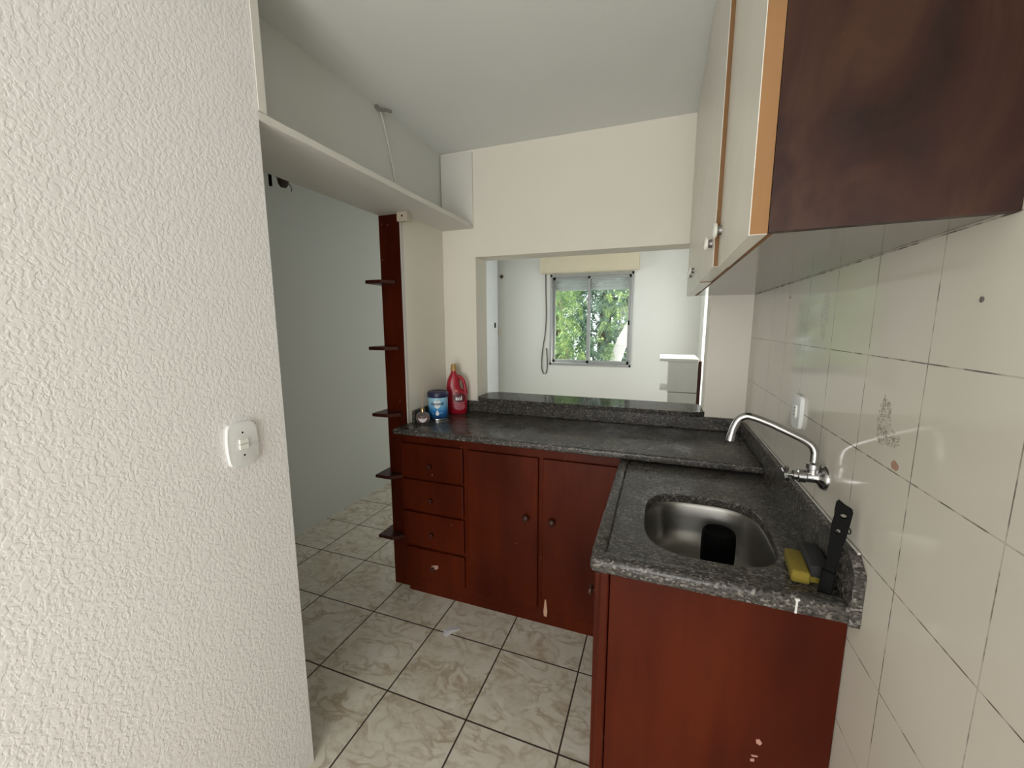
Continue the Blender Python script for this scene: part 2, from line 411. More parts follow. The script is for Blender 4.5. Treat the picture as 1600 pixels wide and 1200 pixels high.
# white cabinet in the living room
wc = thing('white_cabinet', (.2, 4.3, 0), 'tall white cabinet against the right wall of the living room', 'cabinet')
bm = B(.083, .343, 4.2, 4.72, 0, .818, bev=.003); box(bm, .076, .343, 4.198, 4.72, .824, 1.122, bev=.003)
obj('body', bm, white_m, wc)
obj('top_shelf', B(-.006, .345, 4.19, 4.72, 1.122, 1.154, bev=.006), white_m, wc)
tag(obj('side_board', B(.345, .374, 4.203, 4.70, 0, 1.13, bev=.004), dark_m, wc), 'dark brown side board')
bm = lathe(bmesh.new(), [(.0, 0), (.030, .001), (.034, .006), (.034, .066), (.030, .071), (0, .072)], (.075, 4.25, .862), '-x', 24)
obj('paper_roll', bm, white_pl, wc, True)

# ------------------------------------------------------------------ trees outside
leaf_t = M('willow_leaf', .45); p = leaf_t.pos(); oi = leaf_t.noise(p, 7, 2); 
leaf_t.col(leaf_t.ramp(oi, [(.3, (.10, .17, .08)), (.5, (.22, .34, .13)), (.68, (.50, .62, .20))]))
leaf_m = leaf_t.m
leaf_t = M('dark_leaf', .5); p = leaf_t.pos(); oi = leaf_t.noise(p, 6, 2)
leaf_t.col(leaf_t.ramp(oi, [(.35, (.07, .12, .08)), (.65, (.20, .31, .21))])); leaf_b = leaf_t.m  # darker, bluer green for the tree at the back
bark = plain('pale_bark', (.70, .64, .62), .8, bump=.6, bscale=40)
bark_d = plain('dark_bark', (.10, .075, .055), .9, bump=.6, bscale=40)
def fronds(n, xr, yr, zr, L=.34, lw=.016, ll=.11):
    bm = bmesh.new()
    for _ in range(n):
        base = Vector((random.uniform(*xr), random.uniform(*yr), random.uniform(*zr)))
        az = random.uniform(0, 2*PI); dr_ = Vector((math.cos(az)*.45, math.sin(az)*.45, -1+random.uniform(-.1, 1.0))).normalized()
        side = dr_.cross(Vector((random.uniform(-.3, .3), 1, random.uniform(-.3, .3)))).normalized(); k = random.randint(8, 12); l_ = L*random.uniform(.6, 1.2)
        for j in range(k):
            for s in (-1, 1):
                o_ = base+dr_*(l_*j/k); d = (dr_*.75+side*s*.8+Vector((0, random.uniform(-.35, .35), -.15))).normalized()
                le = ll*random.uniform(.6, 1.1)*(1-.4*j/k); nn = d.cross(Vector((random.uniform(-.5, .5), 1, random.uniform(-.5, .5)))).normalized()*lw*.5
                a, b, c_, e = o_, o_+d*le*.45+nn, o_+d*le, o_+d*le*.45-nn+Vector((0, .004, 0))
                bm.faces.new([bm.verts.new(x) for x in (a, b, c_, e)])
    return bm
def obj_raw(name, bm, m, parent):
    me = bpy.data.meshes.new(name); bmesh.ops.translate(bm, verts=bm.verts, vec=-origin(parent)); bm.to_mesh(me); bm.free(); me.materials.append(m)
    o = bpy.data.objects.new(name, me); C.objects.link(o); o.parent = parent; return o
t1 = thing('leafy_tree', (-2.0, 8.0, -1.2), 'bright green drooping leafy tree filling the left window sash', 'tree')
obj('trunk', tube(bmesh.new(), catmull([(-2.0, 8.4, -1.2), (-1.9, 8.4, .5), (-2.1, 8.4, 2.2), (-1.8, 8.3, 4)]), lambda u: .14-.07*u, 12), bark_d, t1, True)
obj_raw('foliage', fronds(800, (-3.1, -1.5), (7.3, 8.3), (0, 3.2)), leaf_m, t1)
t2 = thing('pale_trunk_tree', (-.9, 8.0, -1.2), 'tree with a slanting pale trunk seen in the right window sash', 'tree')
obj('trunk', tube(bmesh.new(), catmull([(-1.15, 8.3, -1.2), (-.93, 8.1, .3), (-.72, 8.0, 1.1), (-.42, 7.9, 1.75), (-.40, 7.9, 2.6), (-.45, 7.9, 4)]), lambda u: .12-.03*u, 14), bark, t2, True)
obj_raw('foliage', fronds(130, (-1.1, .1), (7.6, 8.5), (.1, 3.1)), leaf_m, t2)
t3 = thing('dense_tree', (-1.2, 9.6, -1.2), 'dense darker tree standing behind the pale trunk', 'tree')
obj('trunk', tube(bmesh.new(), catmull([(-1.2, 9.9, -1.2), (-1.3, 9.9, 1), (-1.1, 9.9, 4)]), lambda u: .2-.1*u, 12), bark_d, t3, True)
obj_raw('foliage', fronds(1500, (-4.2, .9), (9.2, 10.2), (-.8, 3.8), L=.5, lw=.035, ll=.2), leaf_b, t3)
struct('ground', B(-9, 7, 5.7, 16, -1.3, -1.2), plain('garden_soil', (.13, .15, .08), .9))

# ------------------------------------------------------------------ corner shelf unit on the partition end
cs = thing('corner_shelf_unit', (-1.32, y2, 0), 'tall dark red wooden board with small shelves on the wall end', 'shelf')
obj('board', B(XT, XW-.006, y2, y2+.02, 0, ZS0, bev=.002), wood_m, cs)
tag(obj('edge_strip', B(XW-.006, XW+.001, y2+.002, y2+.02, .956, ZS0), caulk_m, cs), 'cream painted edge strip')
for zt in (1.705, 1.368, 1.014, .672, .322):
    bm = prism(bmesh.new(), [(-1.428, 1.712), (-1.335, 1.712), (-1.285, 1.762), (-1.285, y2), (XT, y2), (XT, 1.845), (-1.428, 1.845)], zt-.018, zt, bev=.002)
    obj('shelf', bm, wood_shelf, cs)

# ------------------------------------------------------------------ base cabinet under the back worktop
bc = thing('base_cabinet', (-.6, 1.9, 0), 'long red wooden base cabinet with four drawers beside two doors', 'cabinet')
FYc = 1.752
bm = bmesh.new()
box(bm, -1.25, -.05, FYc+.018, 2.197, .07, .925)
box(bm, -1.285, -.05, FYc, FYc+.018, .05, .925, bev=.0015)
obj('carcass', bm, wood_m, bc)
obj('toe_kick', B(-1.265, -.05, FYc+.004, FYc+.022, 0, .055), wood_m, bc)
def knob(bm, c, r, L, axis='-y'):
    return lathe(bm, [(0, 0), (r*.5, 0), (r*.42, L*.35), (r*.6, L*.5), (r, L*.62), (r*1.0, L*.78), (r*.7, L*.96), (0, L)], c, axis, 20)
dz = [(.862, .680), (.664, .496), (.480, .292), (.274, .098)]
for i, (a, b) in enumerate(dz):
    d = obj('drawer', B(-1.272, -.908, FYc-.018, FYc, b, a, bev=.004), wood_m, bc)
    kx = -1.095
    k_ = obj('knob', knob(bmesh.new(), (kx, FYc-.018, (.752, .565, .372, .176)[i]), .013, .024), wood_knob, d, True)
    if i == 3:
        tag(obj('chipped_patch', prism(bmesh.new(), [(-1.112, .176), (-1.104, .190), (-1.086, .196), (-1.066, .200), (-1.064, .184), (-1.080, .172), (-1.100, .168)], FYc-.0195, FYc-.0178, axis='y'), plain('bare_filler', (.42, .25, .19), .8), d), 'pale chipped patch around the knob')
for a, b, kx in ((-.882, -.512, -.568), (-.490, -.150, -.440)):
    d = obj('door', B(a, b, FYc-.018, FYc, .092, .862, bev=.004), wood_m, bc)
    obj('knob', knob(bmesh.new(), (kx, FYc-.018, .562), .018, .03), wood_knob, d, True)
obj('chip_mark', prism(bmesh.new(), [(-.478, .085), (-.472, .15), (-.466, .152), (-.458, .09), (-.462, .06), (-.475, .062)], FYc-.0192, FYc-.0175, axis='y'), plain('pale_chip', (.5, .3, .2), .8), bc)

# worktop on top of it
wt = thing('back_worktop', (-.5, 1.95, .92), 'dark speckled granite worktop running below the serving hatch', 'worktop')
bm = prism(bmesh.new(), [(-1.268, 1.669), (XR-.0215, 1.669), (XR-.0215, 2.198), (XW+.0, 2.198), (XW+.0, 1.79), (-1.268, 1.778)], .925, .955, bev=.008, seg=3)
obj('slab', bm, granite_m, wt, True)
obj('back_upstand', B(XW+.001, XR-.021, 2.180, 2.198, .955, 1.0195, bev=.002), granite_m, wt)
obj('side_upstand', B(XW+.001, XW+.018, 1.815, 2.180, .955, 1.0195, bev=.002), granite_m, wt)

# serving hatch ledge
bm = bmesh.new(); pts = []
x0, x1, ya, yb = XJL-.012, .243, 2.160, 2.405
q_ = .10
for cx, cy_, a0 in ((x0+q_, ya+q_, PI), (x1-q_, ya+q_, 1.5*PI), (x1-q_, yb-q_, 0), (x0+q_, yb-q_, .5*PI)):
    for k in range(13): a = a0+k/12*PI/2; pts.append((cx+q_*math.cos(a), cy_+q_*math.sin(a)))
polished = granite('polished_granite', 1.1, .05, .12, .5); polished.node_tree.nodes['Principled BSDF'].inputs['IOR'].default_value = 1.12
lg = thing('hatch_ledge', (-.4, 2.28, 1.02), 'rounded polished granite ledge on the sill of the serving hatch', 'ledge')
bm = prism(bm, [(max(min(x, 9), -9), y) for x, y in pts], 1.0205, 1.045, bev=.006, seg=3)
obj('slab', bm, polished, lg, True)

# ------------------------------------------------------------------ sink worktop
sk = thing('sink_worktop', (.14, 1.3, .9), 'granite sink worktop with raised rim and steel basin in the foreground', 'sink')
SX, SY, SA, SB = .143, 1.205, .163, .196
def sup(a, b, n, k=56, cx=SX, cy_=SY):
    o = []
    for i in range(k):
        th = 2*PI*i/k; c_, s_ = math.cos(th), math.sin(th)
        o.append((cx+a*math.copysign(abs(c_)**(2/n), c_), cy_+b*math.copysign(abs(s_)**(2/n), s_)))
    return o
def holed_slab(xa, xb, ya_, yb_, z0, z1, hole):
    bm = bmesh.new(); n = len(hole)
    def outer(z):
        vs = []
        for hx, hy in hole:
            dx, dy = hx-SX, hy-SY; t_ = 1e9
            if dx > 1e-9: t_ = min(t_, (xb-SX)/dx)
            if dx < -1e-9: t_ = min(t_, (xa-SX)/dx)
            if dy > 1e-9: t_ = min(t_, (yb_-SY)/dy)
            if dy < -1e-9: t_ = min(t_, (ya_-SY)/dy)
            vs.append([SX+dx*t_, SY+dy*t_])
        for c_ in ((xa, ya_), (xb, ya_), (xb, yb_), (xa, yb_)):
            j = min(range(n), key=lambda i: (vs[i][0]-c_[0])**2+(vs[i][1]-c_[1])**2); vs[j] = list(c_)
        return [bm.verts.new((x, y, z)) for x, y in vs]
    to, bo = outer(z1), outer(z0)
    big = [(SX+(x-SX)*1.012, SY+(y-SY)*1.012) for x, y in hole]
    ti = [bm.verts.new((x, y, z1)) for x, y in big]; ti2 = [bm.verts.new((x, y, z1-.004)) for x, y in hole]; bi = [bm.verts.new((x, y, z0)) for x, y in hole]
    for i in range(n):
        j = (i+1) % n
        for a, b in ((to, ti), (ti, ti2), (ti2, bi), (bi, bo), (bo, to)): bm.faces.new((a[i], a[j], b[j], b[i]))
    return bm
SLX, SFY = -.138, .918
bm = holed_slab(SLX+.038, XR-.021, SFY+.036, 1.748, .888, .915, sup(SA, SB, 3.2))
obj('slab', bm, granite_m, sk)
bm = bmesh.new()
box(bm, SLX, SLX+.034, SFY+.03, 1.70, .884, .9235, bev=.007, seg=3)
box(bm, SLX, XR-.001, SFY, SFY+.045, .878, .9205, bev=.014, seg=5)
box(bm, SLX+.03, SLX+.04, SFY+.036, 1.70, .888, .911)
tag(obj('rim', bm, granite_m, sk, True), 'raised rounded rim')
bm = prism(bmesh.new(), [(SFY-.003, .88), (2.197, .88), (2.197, 1.02), (SFY+.03, 1.02), (SFY-.003, .992)], XR-.0205, XR-.0005, axis='x', bev=.0015)
obj('upstand', bm, granite_m, sk)
obj('caulk_line', tube(bmesh.new(), [(XR-.004, SFY+.03, 1.0215), (XR-.004, 2.197, 1.0215)], .0028, 6), caulk_m, sk)
# basin
bm = bmesh.new(); prof = [(1.03, .888), (1.02, .886), (1.0, .875), (.975, .84), (.94, .80), (.88, .77), (.78, .755), (.5, .748), (.16, .745)]
rings = [[bm.verts.new((x, y, z)) for x, y in sup(SA*s_, SB*s_, 3.0 if s_ > .3 else 2)] for s_, z in prof]
for a, b in zip(rings, rings[1:]):
    for i in range(56): bm.faces.new((a[i], a[(i+1) % 56], b[(i+1) % 56], b[i]))
bm.faces.new(rings[-1])
bs = obj('basin', bm, steel, sk, True); 
for mo in [bs.modifiers.new('thick', 'SOLIDIFY')]: mo.thickness = .0012; mo.offset = 0
obj('drain', lathe(bmesh.new(), [(.0, .0), (.036, .0), (.038, .003), (.026, .003), (.024, .001), (0, .001)], (SX, SY, .7462), 'z', 28), chrome, bs, True)
# cup upside down in the basin
cu = lathe(bmesh.new(), [(.046, 0), (.047, .03), (.0475, .07), (.046, .098), (.043, .106), (.039, .108), (.036, .100), (0, .099)], (.192, 1.285, .756), 'z', 36)
tag(obj('cup', cu, black_matte, None, True, loc=(.192, 1.285, .756)), 'black plastic cup turned upside down in the steel sink basin', 'cup')

# sink cabinet
sc_ = thing('sink_cabinet', (.13, 1.3, 0), 'red wooden sink cabinet whose side panel faces the camera', 'cabinet')
obj('side_panel', B(-.092, XR-.001, .962, .980, 0, .878, bev=.002), wood_m, sc_)
bm = B(-.118, -.094, .956, .985, 0, .878, bev=.005, seg=3); box(bm, -.118, -.10, .985, 1.745, 0, .06); box(bm, -.118, -.10, .985, 1.745, .84, .878)
obj('front_frame', bm, wood_m, sc_)
for a, b, ky in ((.99, 1.36, 1.05), (1.37, 1.728, 1.43)):
    d = obj('door', B(-.134, -.118, a, b, .07, .835, bev=.003), wood_m, sc_)
    obj('knob', knob(bmesh.new(), (-.134, ky, .742), .014, .026, '-x'), wood_knob, d, True)

# paint marks on the sink cabinet side
for pts in ([(.255,.545),(.262,.548),(.268,.54),(.264,.532),(.256,.536)], [(.248,.50),(.262,.503),(.262,.499),(.250,.496)], [(.247,.488),(.255,.492),(.256,.484),(.248,.482)]):
    tag(obj('paint_chip', prism(bmesh.new(), [(x, z-.03) for x, z in pts], .9605, .9622, axis='y'), plain('pink_filler', (.42, .22, .17), .8), sc_), 'pale chip in the varnish')
tag(obj('dried_drip', prism(bmesh.new(), [(.287, .9165), (.287, .9135), (.2893, .912), (.2885, .884), (.2925, .884), (.2928, .912), (.296, .914), (.296, .917)], SFY-.0012, SFY+.004, axis='y'), white_m, sk), 'white dried paint drip')

# ------------------------------------------------------------------ faucet
fa = thing('wall_faucet', (XR, 1.17, 1.10), 'chrome wall faucet with a long curved spout over the sink', 'faucet')
bm = lathe(bmesh.new(), [(0, 0), (.031, 0), (.031, .003), (.026, .010), (.018, .014), (.0145, .020), (.0145, .04), (.0165, .042), (.0165, .058), (.012, .060), (.012, .068), (0, .069)], (XR, 1.17, 1.10), '-x', 28)
obj('body', bm, chrome, fa, True)
bm = lathe(bmesh.new(), [(0, -.004), (.013, 0), (.013, .012), (.0155, .014), (.0155, .026), (.010, .031), (0, .031)], (XR-.026, 1.17, 1.108), 'z', 24)
obj('collar', bm, chrome, fa, True)
sxp = [(XR-.026, 1.17, 1.13), (XR-.026, 1.17, 1.150), (XR-.027, 1.17, 1.165), (XR-.034, 1.171, 1.180), (XR-.050, 1.172, 1.192), (XR-.085, 1.173, 1.209), (XR-.13, 1.175, 1.229), (XR-.165, 1.176, 1.241), (XR-.182, 1.177, 1.243), (XR-.198, 1.178, 1.233), (XR-.208, 1.178, 1.212), (XR-.213, 1.178, 1.190)]
sp_o = obj('spout', tube(bmesh.new(), catmull(sxp, 6), .0090, 16), chrome, fa, True)
obj('aerator', tube(bmesh.new(), [(XR-.2125, 1.178, 1.192), (XR-.2155, 1.178, 1.174)], .0104, 16), chrome, sp_o, True)
hd = obj('handle', lathe(bmesh.new(), [(0, 0), (.004, 0), (.004, .012), (.007, .014), (.007, .022), (0, .023)], (XR-.066, 1.17, 1.10), '-x', 16), chrome, fa, True)
bm = bmesh.new()
for a in (.3, .3+PI/2):
    d = Vector((0, math.cos(a), math.sin(a))); c0 = Vector((XR-.084, 1.17, 1.10))
    tube(bm, [c0-d*.022, c0-d*.008, c0+d*.008, c0+d*.022], lambda u: .0032+.0022*abs(u-.5)*2, 10)
obj('cross_grip', bm, chrome, hd, True)

# ------------------------------------------------------------------ outlet, switch, plugs
def rr(w_, h_, r, bulge=0, n=6):
    pts = []
    for cx, cy_, a0 in ((w_/2-r, h_/2-r, 0), (-w_/2+r, h_/2-r, PI/2), (-w_/2+r, -h_/2+r, PI), (w_/2-r, -h_/2+r, 1.5*PI)):
        for k in range(n+1): a = a0+k/n*PI/2; pts.append([cx+r*math.cos(a), cy_+r*math.sin(a)])
    if bulge:
        out = []
        for i, (x, y) in enumerate(pts):
            out.append((x, y)); x2, y2_ = pts[(i+1) % len(pts)]
            if abs(x-x2)+abs(y-y2_) > .03:
                for k in range(1, 8):
                    u = k/8; e = bulge*4*u*(1-u); px, py = x+(x2-x)*u, y+(y2_-y)*u
                    if abs(x-x2) < 1e-6: px += math.copysign(e, x)
                    else: py += math.copysign(e, y)
                    out.append((px, py))
        return out
    return pts
lsw = thing('light_switch', (XL, .729, 1.166), 'white two-rocker light switch on the textured left wall', 'switch')
bm = prism(bmesh.new(), [(.729+a, 1.166+b) for a, b in rr(.076, .114, .012, .0035)], XL-.002, XL+.010, axis='x', bev=.003, seg=3)
obj('plate', bm, white_pl, lsw, True)
for z in (1.1735, 1.1585): obj('rocker', B(XL+.008, XL+.0145, .729-.0125, .729+.0125, z-.0062, z+.0062, bev=.0012), rocker_pl, lsw)
for z in (1.166+.031, 1.166-.031): obj('screw_hole', lathe(bmesh.new(), [(0, 0), (.0026, 0), (.0026, .0008), (0, .0008)], (XL+.0098, .729, z), 'x', 14), black_matte, lsw)
ol = thing('power_outlet', (XR, 1.41, 1.222), 'white power outlet on the cream tiles behind the faucet', 'outlet')
bm = prism(bmesh.new(), [(1.41+a, 1.222+b) for a, b in rr(.074, .10, .012, .002)], XR-.010, XR+.001, axis='x', bev=.003, seg=3)
obj('plate', bm, white_pl, ol, True)
obj('socket', prism(bmesh.new(), [(1.41+a, 1.222+b) for a, b in rr(.028, .040, .008)], XR-.013, XR-.009, axis='x', bev=.001), rocker_pl, ol, True)
for z in (1.212, 1.222, 1.232): obj('pin_hole', lathe(bmesh.new(), [(0, 0), (.0024, 0), (.0024, .0008), (0, .0008)], (XR-.0129, 1.41, z), '-x', 12), black_matte, ol)
for y, z, l_ in ((.732, 1.513, 'grey wall plug in the tiles furthest right, nearest the camera'), (1.619, 1.569, 'grey wall plug in the tiles close to the back corner under the cabinet')):
    tag(obj('wall_plug', lathe(bmesh.new(), [(0, 0), (.0035, 0), (.0042, .001), (.003, .0015), (0, .001)], (XR, y, z), '-x', 16), plain('grey_plug', (.14, .13, .12), .6), None, True, loc=(XR, y, z)), l_, 'wall plug')

# ------------------------------------------------------------------ upper cabinet
uc = thing('wall_cabinet', (.27, 1.45, 1.62), 'large upper wall cabinet with cream doors and dark brown side', 'cabinet')
XD, UY, UB = .141, .7168, 1.618
tag(obj('side_panel', prism(bmesh.new(), [(XD, UY), (XR-.0005, UY-.026), (XR-.0005, UY-.009), (XD, UY+.017)], UB-.002, H-.002), panel_m, uc), 'dark brown varnished side panel')
obj('carcass', prism(bmesh.new(), [(XD+.012, UY+.0165), (XR-.001, UY-.008), (XR-.001, YB-.001), (XD+.012, YB-.001)], UB+.014, H-.002), lam_m, uc)
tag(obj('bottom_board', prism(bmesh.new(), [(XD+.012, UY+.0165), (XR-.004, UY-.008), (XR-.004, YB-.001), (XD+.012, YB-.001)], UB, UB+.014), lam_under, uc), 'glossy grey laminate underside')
tag(obj('front_edge', B(XD, XD+.012, UY+.018, YB-.001, UB, H-.002), raw_m, uc), 'bare wood front edge')
div = [UY, 1.088, 1.458, 1.832, YB-.002]
for i in range(4):
    a, b = div[i]+(.0 if i == 0 else .0015), div[i+1]-.0015; out = XD-.0255 if i == 0 else XD-.0355
    zb = 1.613 if i == 0 else (1.615, 1.612, 1.616)[i-1]
    d = obj('door', B(out, XD-.001 if i == 0 else XD-.001, a, b, zb, H-.004, bev=.0008), lam_m, uc)
    tag(obj('door_edge', B(out+.0012, XD-.0012, a-.0012, a+.0005, zb+.001, H-.005), raw_m, d), 'bare wood edge of the door')
    ky, kz = ((1.060, 1.692), (1.142, 1.678), (1.755, 1.687), (1.872, 1.683))[i]
    k_ = obj('knob', lathe(bmesh.new(), [(0, 0), (.0105, 0), (.0095, .009), (.0085, .010)], (out, ky, kz), '-x', 20), plain('dull_knob_metal', (.22, .21, .20), .35, .8), d, True)
    tag(obj('knob_cap', lathe(bmesh.new(), [(0, .0), (.0145, 0), (.0165, .002), (.0165, .006), (.013, .0085), (0, .009)], (out-.009, ky, kz), '-x', 24), knob_w, d, True), 'cream round knob cap')

# ------------------------------------------------------------------ things by the beam
jx = thing('ceiling_junction_box', (XW+.03, 1.77, 2.0), 'small beige junction box under the beam at the top of the wooden board', 'box')
obj('box_body', B(-1.248, -1.190, 1.745, 1.779, 1.982, 2.0275, bev=.004), beige_pl, jx)
obj('screw', lathe(bmesh.new(), [(0, 0), (.005, 0), (.004, .002), (0, .002)], (-1.216, 1.745, 2.006), '-y', 14), black_pl, jx)
cb_ = thing('cable_conduit', (XW, 1.69, 2.25), 'thin white cable running down the recess wall above the beam', 'cable')
obj('cable', tube(bmesh.new(), catmull([(XW+.006, 1.655, 2.44), (XW+.005, 1.68, 2.39), (XW+.005, 1.70, 2.33), (XW+.005, 1.73, 2.24), (XW+.005, 1.757, 2.14), (XW+.005, 1.768, 2.052)]), .005, 8), board_m, cb_, True)
obj('cable_clip', B(XW, XW+.014, 1.737, 1.745, 2.205, 2.213, bev=.002), white_pl, cb_)
obj('ceiling_hook', tube(bmesh.new(), catmull([(XW+.006, 1.628, 2.45), (XW+.012, 1.633, 2.435), (XW+.03, 1.66, 2.44), (XW+.04, 1.69, 2.446)]), .007, 8), plain('grey_hook', (.25, .24, .22), .6), cb_, True)
lf = thing('ceiling_fitting', (-1.45, 1.28, 2.05), 'dark hanging fitting with a cup behind the left end of the beam', 'light fitting')
obj('mounting_bar', B(-1.456, -1.446, 1.226, 1.233, 2.014, 2.0275+.05), black_matte, lf)
obj('arm', tube(bmesh.new(), [(-1.45, 1.23, 2.062), (-1.45, 1.262, 2.056), (-1.45, 1.285, 2.05)], .0028, 8), black_matte, lf)
obj('socket_cup', lathe(bmesh.new(), [(0, -.022), (.011, -.02), (.019, -.008), (.022, .008), (.016, .018), (0, .02)], (-1.45, 1.287, 2.046), 'z', 20), plain('dark_brown_bakelite', (.04, .025, .015), .5), lf, True)
obj('loose_wire', tube(bmesh.new(), catmull([(-1.45, 1.305, 2.052), (-1.45, 1.318, 2.044), (-1.45, 1.326, 2.030), (-1.45, 1.322, 2.020)]), .0018, 6), strap_m, lf)
obj('drop_rod', B(-1.453, -1.447, 1.2265, 1.2325, 2.07, H), black_matte, lf)

# ------------------------------------------------------------------ can, bottle, diffuser
def text_mesh(s, size, bold=0, res=3):
    cu_ = bpy.data.curves.new('t', 'FONT'); cu_.body = s; cu_.size = size; cu_.align_x = 'CENTER'; cu_.align_y = 'CENTER'; cu_.extrude = .0003; cu_.offset = bold; cu_.resolution_u = res
    to = bpy.data.objects.new('t', cu_); C.objects.link(to); bpy.context.view_layer.update()
    me = bpy.data.meshes.new_from_object(to.evaluated_get(bpy.context.evaluated_depsgraph_get())); bm = bmesh.new(); bm.from_mesh(me)
    bpy.data.objects.remove(to); bpy.data.curves.remove(cu_); bpy.data.meshes.remove(me)
    bmesh.ops.subdivide_edges(bm, edges=[e for e in bm.edges if e.calc_length() > .006], cuts=2)
    return bm
def wrap(bm, c, R, ang, z, ell=1, rot=0):
    """bends flat x/y artwork round an upright cylinder at angle ang"""
    for v in bm.verts:
        x, y, d = v.co; a = ang+x/R; rr_ = R+.0004+d
        v.co = (c[0]+rr_*math.cos(a), c[1]+rr_*math.sin(a)*ell, z+y)
    return bm
def flat_shape(pts, dep=.0003):
    bm = bmesh.new(); n = len(pts); cx = sum(p[0] for p in pts)/n; cy_ = sum(p[1] for p in pts)/n
    c0 = bm.verts.new((cx, cy_, dep)); vs = [bm.verts.new((x, y, dep)) for x, y in pts]
    mids = [bm.verts.new(((x+cx)/2, (y+cy_)/2, dep)) for x, y in pts]
    for i in range(n):
        j = (i+1) % n; bm.faces.new((vs[i], vs[j], mids[j], mids[i])); bm.faces.new((mids[i], mids[j], c0))
    return bm
cx, cy_ = -1.163, 1.945; R = .0545; CZ = .9555
can = thing('formula_can', (cx, cy_, CZ), 'blue milk powder can with dark blue lid on the worktop corner', 'can')
t = M('can_blue_print', .3); p = t.pos(); s_ = t.n('ShaderNodeSeparateXYZ'); t.lk(p, s_.inputs[0])
zz = t.math('DIVIDE', t.math('SUBTRACT', s_.outputs[2], CZ), .135)
wav = t.math('ADD', zz, t.math('MULTIPLY', t.noise(t.mapping(p, (1, 1, 1)), 14, 2), .35))
t.col(t.ramp(wav, [(.12, (.012, .035, .10)), (.24, (.015, .06, .17)), (.42, (.02, .14, .42)), (.60, (.05, .26, .60)), (.80, (.22, .50, .72)), (1.05, (.34, .60, .76))]))
tin = M('tin_rim', .2, (.6, .6, .58), 1).m
obj('body', lathe(bmesh.new(), [(0, .001), (R-.002, .001), (R, .004), (R, .128), (0, .128)], (cx, cy_, CZ), 'z', 40), t.m, can, True)
bm = lathe(bmesh.new(), [(R-.002, 0), (R+.0015, 0), (R+.0022, .003), (R+.0015, .006), (R-.002, .006)], (cx, cy_, CZ), 'z', 40)
tag(obj('base_rim', bm, tin, can, True), 'silver base rim')
tag(obj('lid', lathe(bmesh.new(), [(0, .126), (R+.003, .126), (R+.0045, .130), (R+.0045, .148), (R+.001, .156), (R-.006, .158), (R-.010, .155), (0, .155)], (cx, cy_, CZ), 'z', 40), plain('navy_lid', (.018, .022, .065), .4), can, True), 'dark navy lid')
A = math.atan2(-cy_, -cx)-.10
navy = plain('navy_ink', (.01, .03, .12), .4); whi = plain('white_ink', (.75, .80, .82), .4)
obj('logo_shield', wrap(flat_shape([(-.020, .012), (-.015, .020), (-.006, .027), (0, .022), (.006, .027), (.015, .020), (.020, .012), (.019, -.004), (.012, -.015), (0, -.022), (-.012, -.015), (-.019, -.004)]), (cx, cy_), R, A, CZ+.088), whi, can)
obj('lettering', wrap(text_mesh('Aptamil', .0235, .0006), (cx, cy_), R+.0006, A, CZ+.093), navy, can)
obj('leaf_mark', wrap(flat_shape([(-.005, 0), (0, .004), (.006, .003), (.003, -.001)]), (cx, cy_), R+.0006, A, CZ+.108), navy, can)
obj('drop_mark', wrap(flat_shape([(0, .022), (.006, .010), (.010, .001), (.009, -.006), (.004, -.010), (-.004, -.010), (-.009, -.006), (-.010, .001), (-.006, .010)]), (cx, cy_), R, A, CZ+.038), whi, can)
for dx, dz_ in ((.021, .043), (.022, .037), (-.026, .036)): obj('print_line', wrap(flat_shape([(dx-.007, dz_), (dx+.007, dz_), (dx+.007, dz_+.003), (dx-.007, dz_+.003)]), (cx, cy_), R, A, CZ), plain('pale_ink', (.25, .45, .62), .5), can)

bx, by = -1.128, 2.105
bt = thing('softener_bottle', (bx, by, CZ), 'red fabric softener bottle with gold cap behind the blue can', 'bottle')
red = plain('red_bottle_plastic', (.36, .006, .022), .28)
# body: rounded box sections; local axes u (width, seen from the camera) and v (depth)
ua = math.atan2(by, bx)-PI/2; U = Vector((math.cos(ua), math.sin(ua), 0)); Vv = Vector((-U.y, U.x, 0)); c0 = Vector((bx, by, CZ))
def sect(bm, z, x0_, x1_, dv, k=24):
    mx_, hw = (x0_+x1_)/2, (x1_-x0_)/2; o = []
    for i in range(k):
        a = 2*PI*i/k; c_, s_ = math.cos(a), math.sin(a)
        o.append(bm.verts.new(c0+U*(mx_+hw*math.copysign(abs(c_)**.8, c_))+Vv*(dv*math.copysign(abs(s_)**.8, s_))+Vector((0, 0, z))))
    return o
def skin(bm, rings):
    for a, b in zip(rings, rings[1:]):
        n = len(a)
        for i in range(n): bm.faces.new((a[i], a[(i+1) % n], b[(i+1) % n], b[i]))
    bm.faces.new(rings[0]); bm.faces.new(rings[-1])
bm = bmesh.new()
skin(bm, [sect(bm, *q) for q in ((.0, -.050, .052, .030), (.006, -.055, .057, .034), (.05, -.058, .060, .036), (.115, -.060, .058, .036), (.135, -.061, .042, .034), (.15, -.061, .026, .032), (.175, -.059, .016, .030), (.20, -.054, .018, .027), (.22, -.046, .014, .024), (.238, -.036, .002, .019), (.25, -.032, -.002, .015), (.258, -.031, -.003, .014))])
bo = obj('body', bm, red, bt, True)
hp = [c0+U*a+Vector((0, 0, z)) for a, z in ((.004, .222), (.022, .216), (.038, .198), (.046, .172), (.050, .145), (.050, .115))]
obj('handle', tube(bmesh.new(), catmull(hp, 5), .0105, 14), red, bt, True)
cc = c0+U*(-.017)
gold = plain('gold_cap', (.42, .26, .09), .4, .3)
tag(obj('cap', lathe(bmesh.new(), [(0, .255), (.0175, .255), (.0185, .262), (.0185, .272), (.0155, .276), (.0150, .292), (.012, .295), (0, .295)], cc, 'z', 24), gold, bt, True), 'gold coloured screw cap')
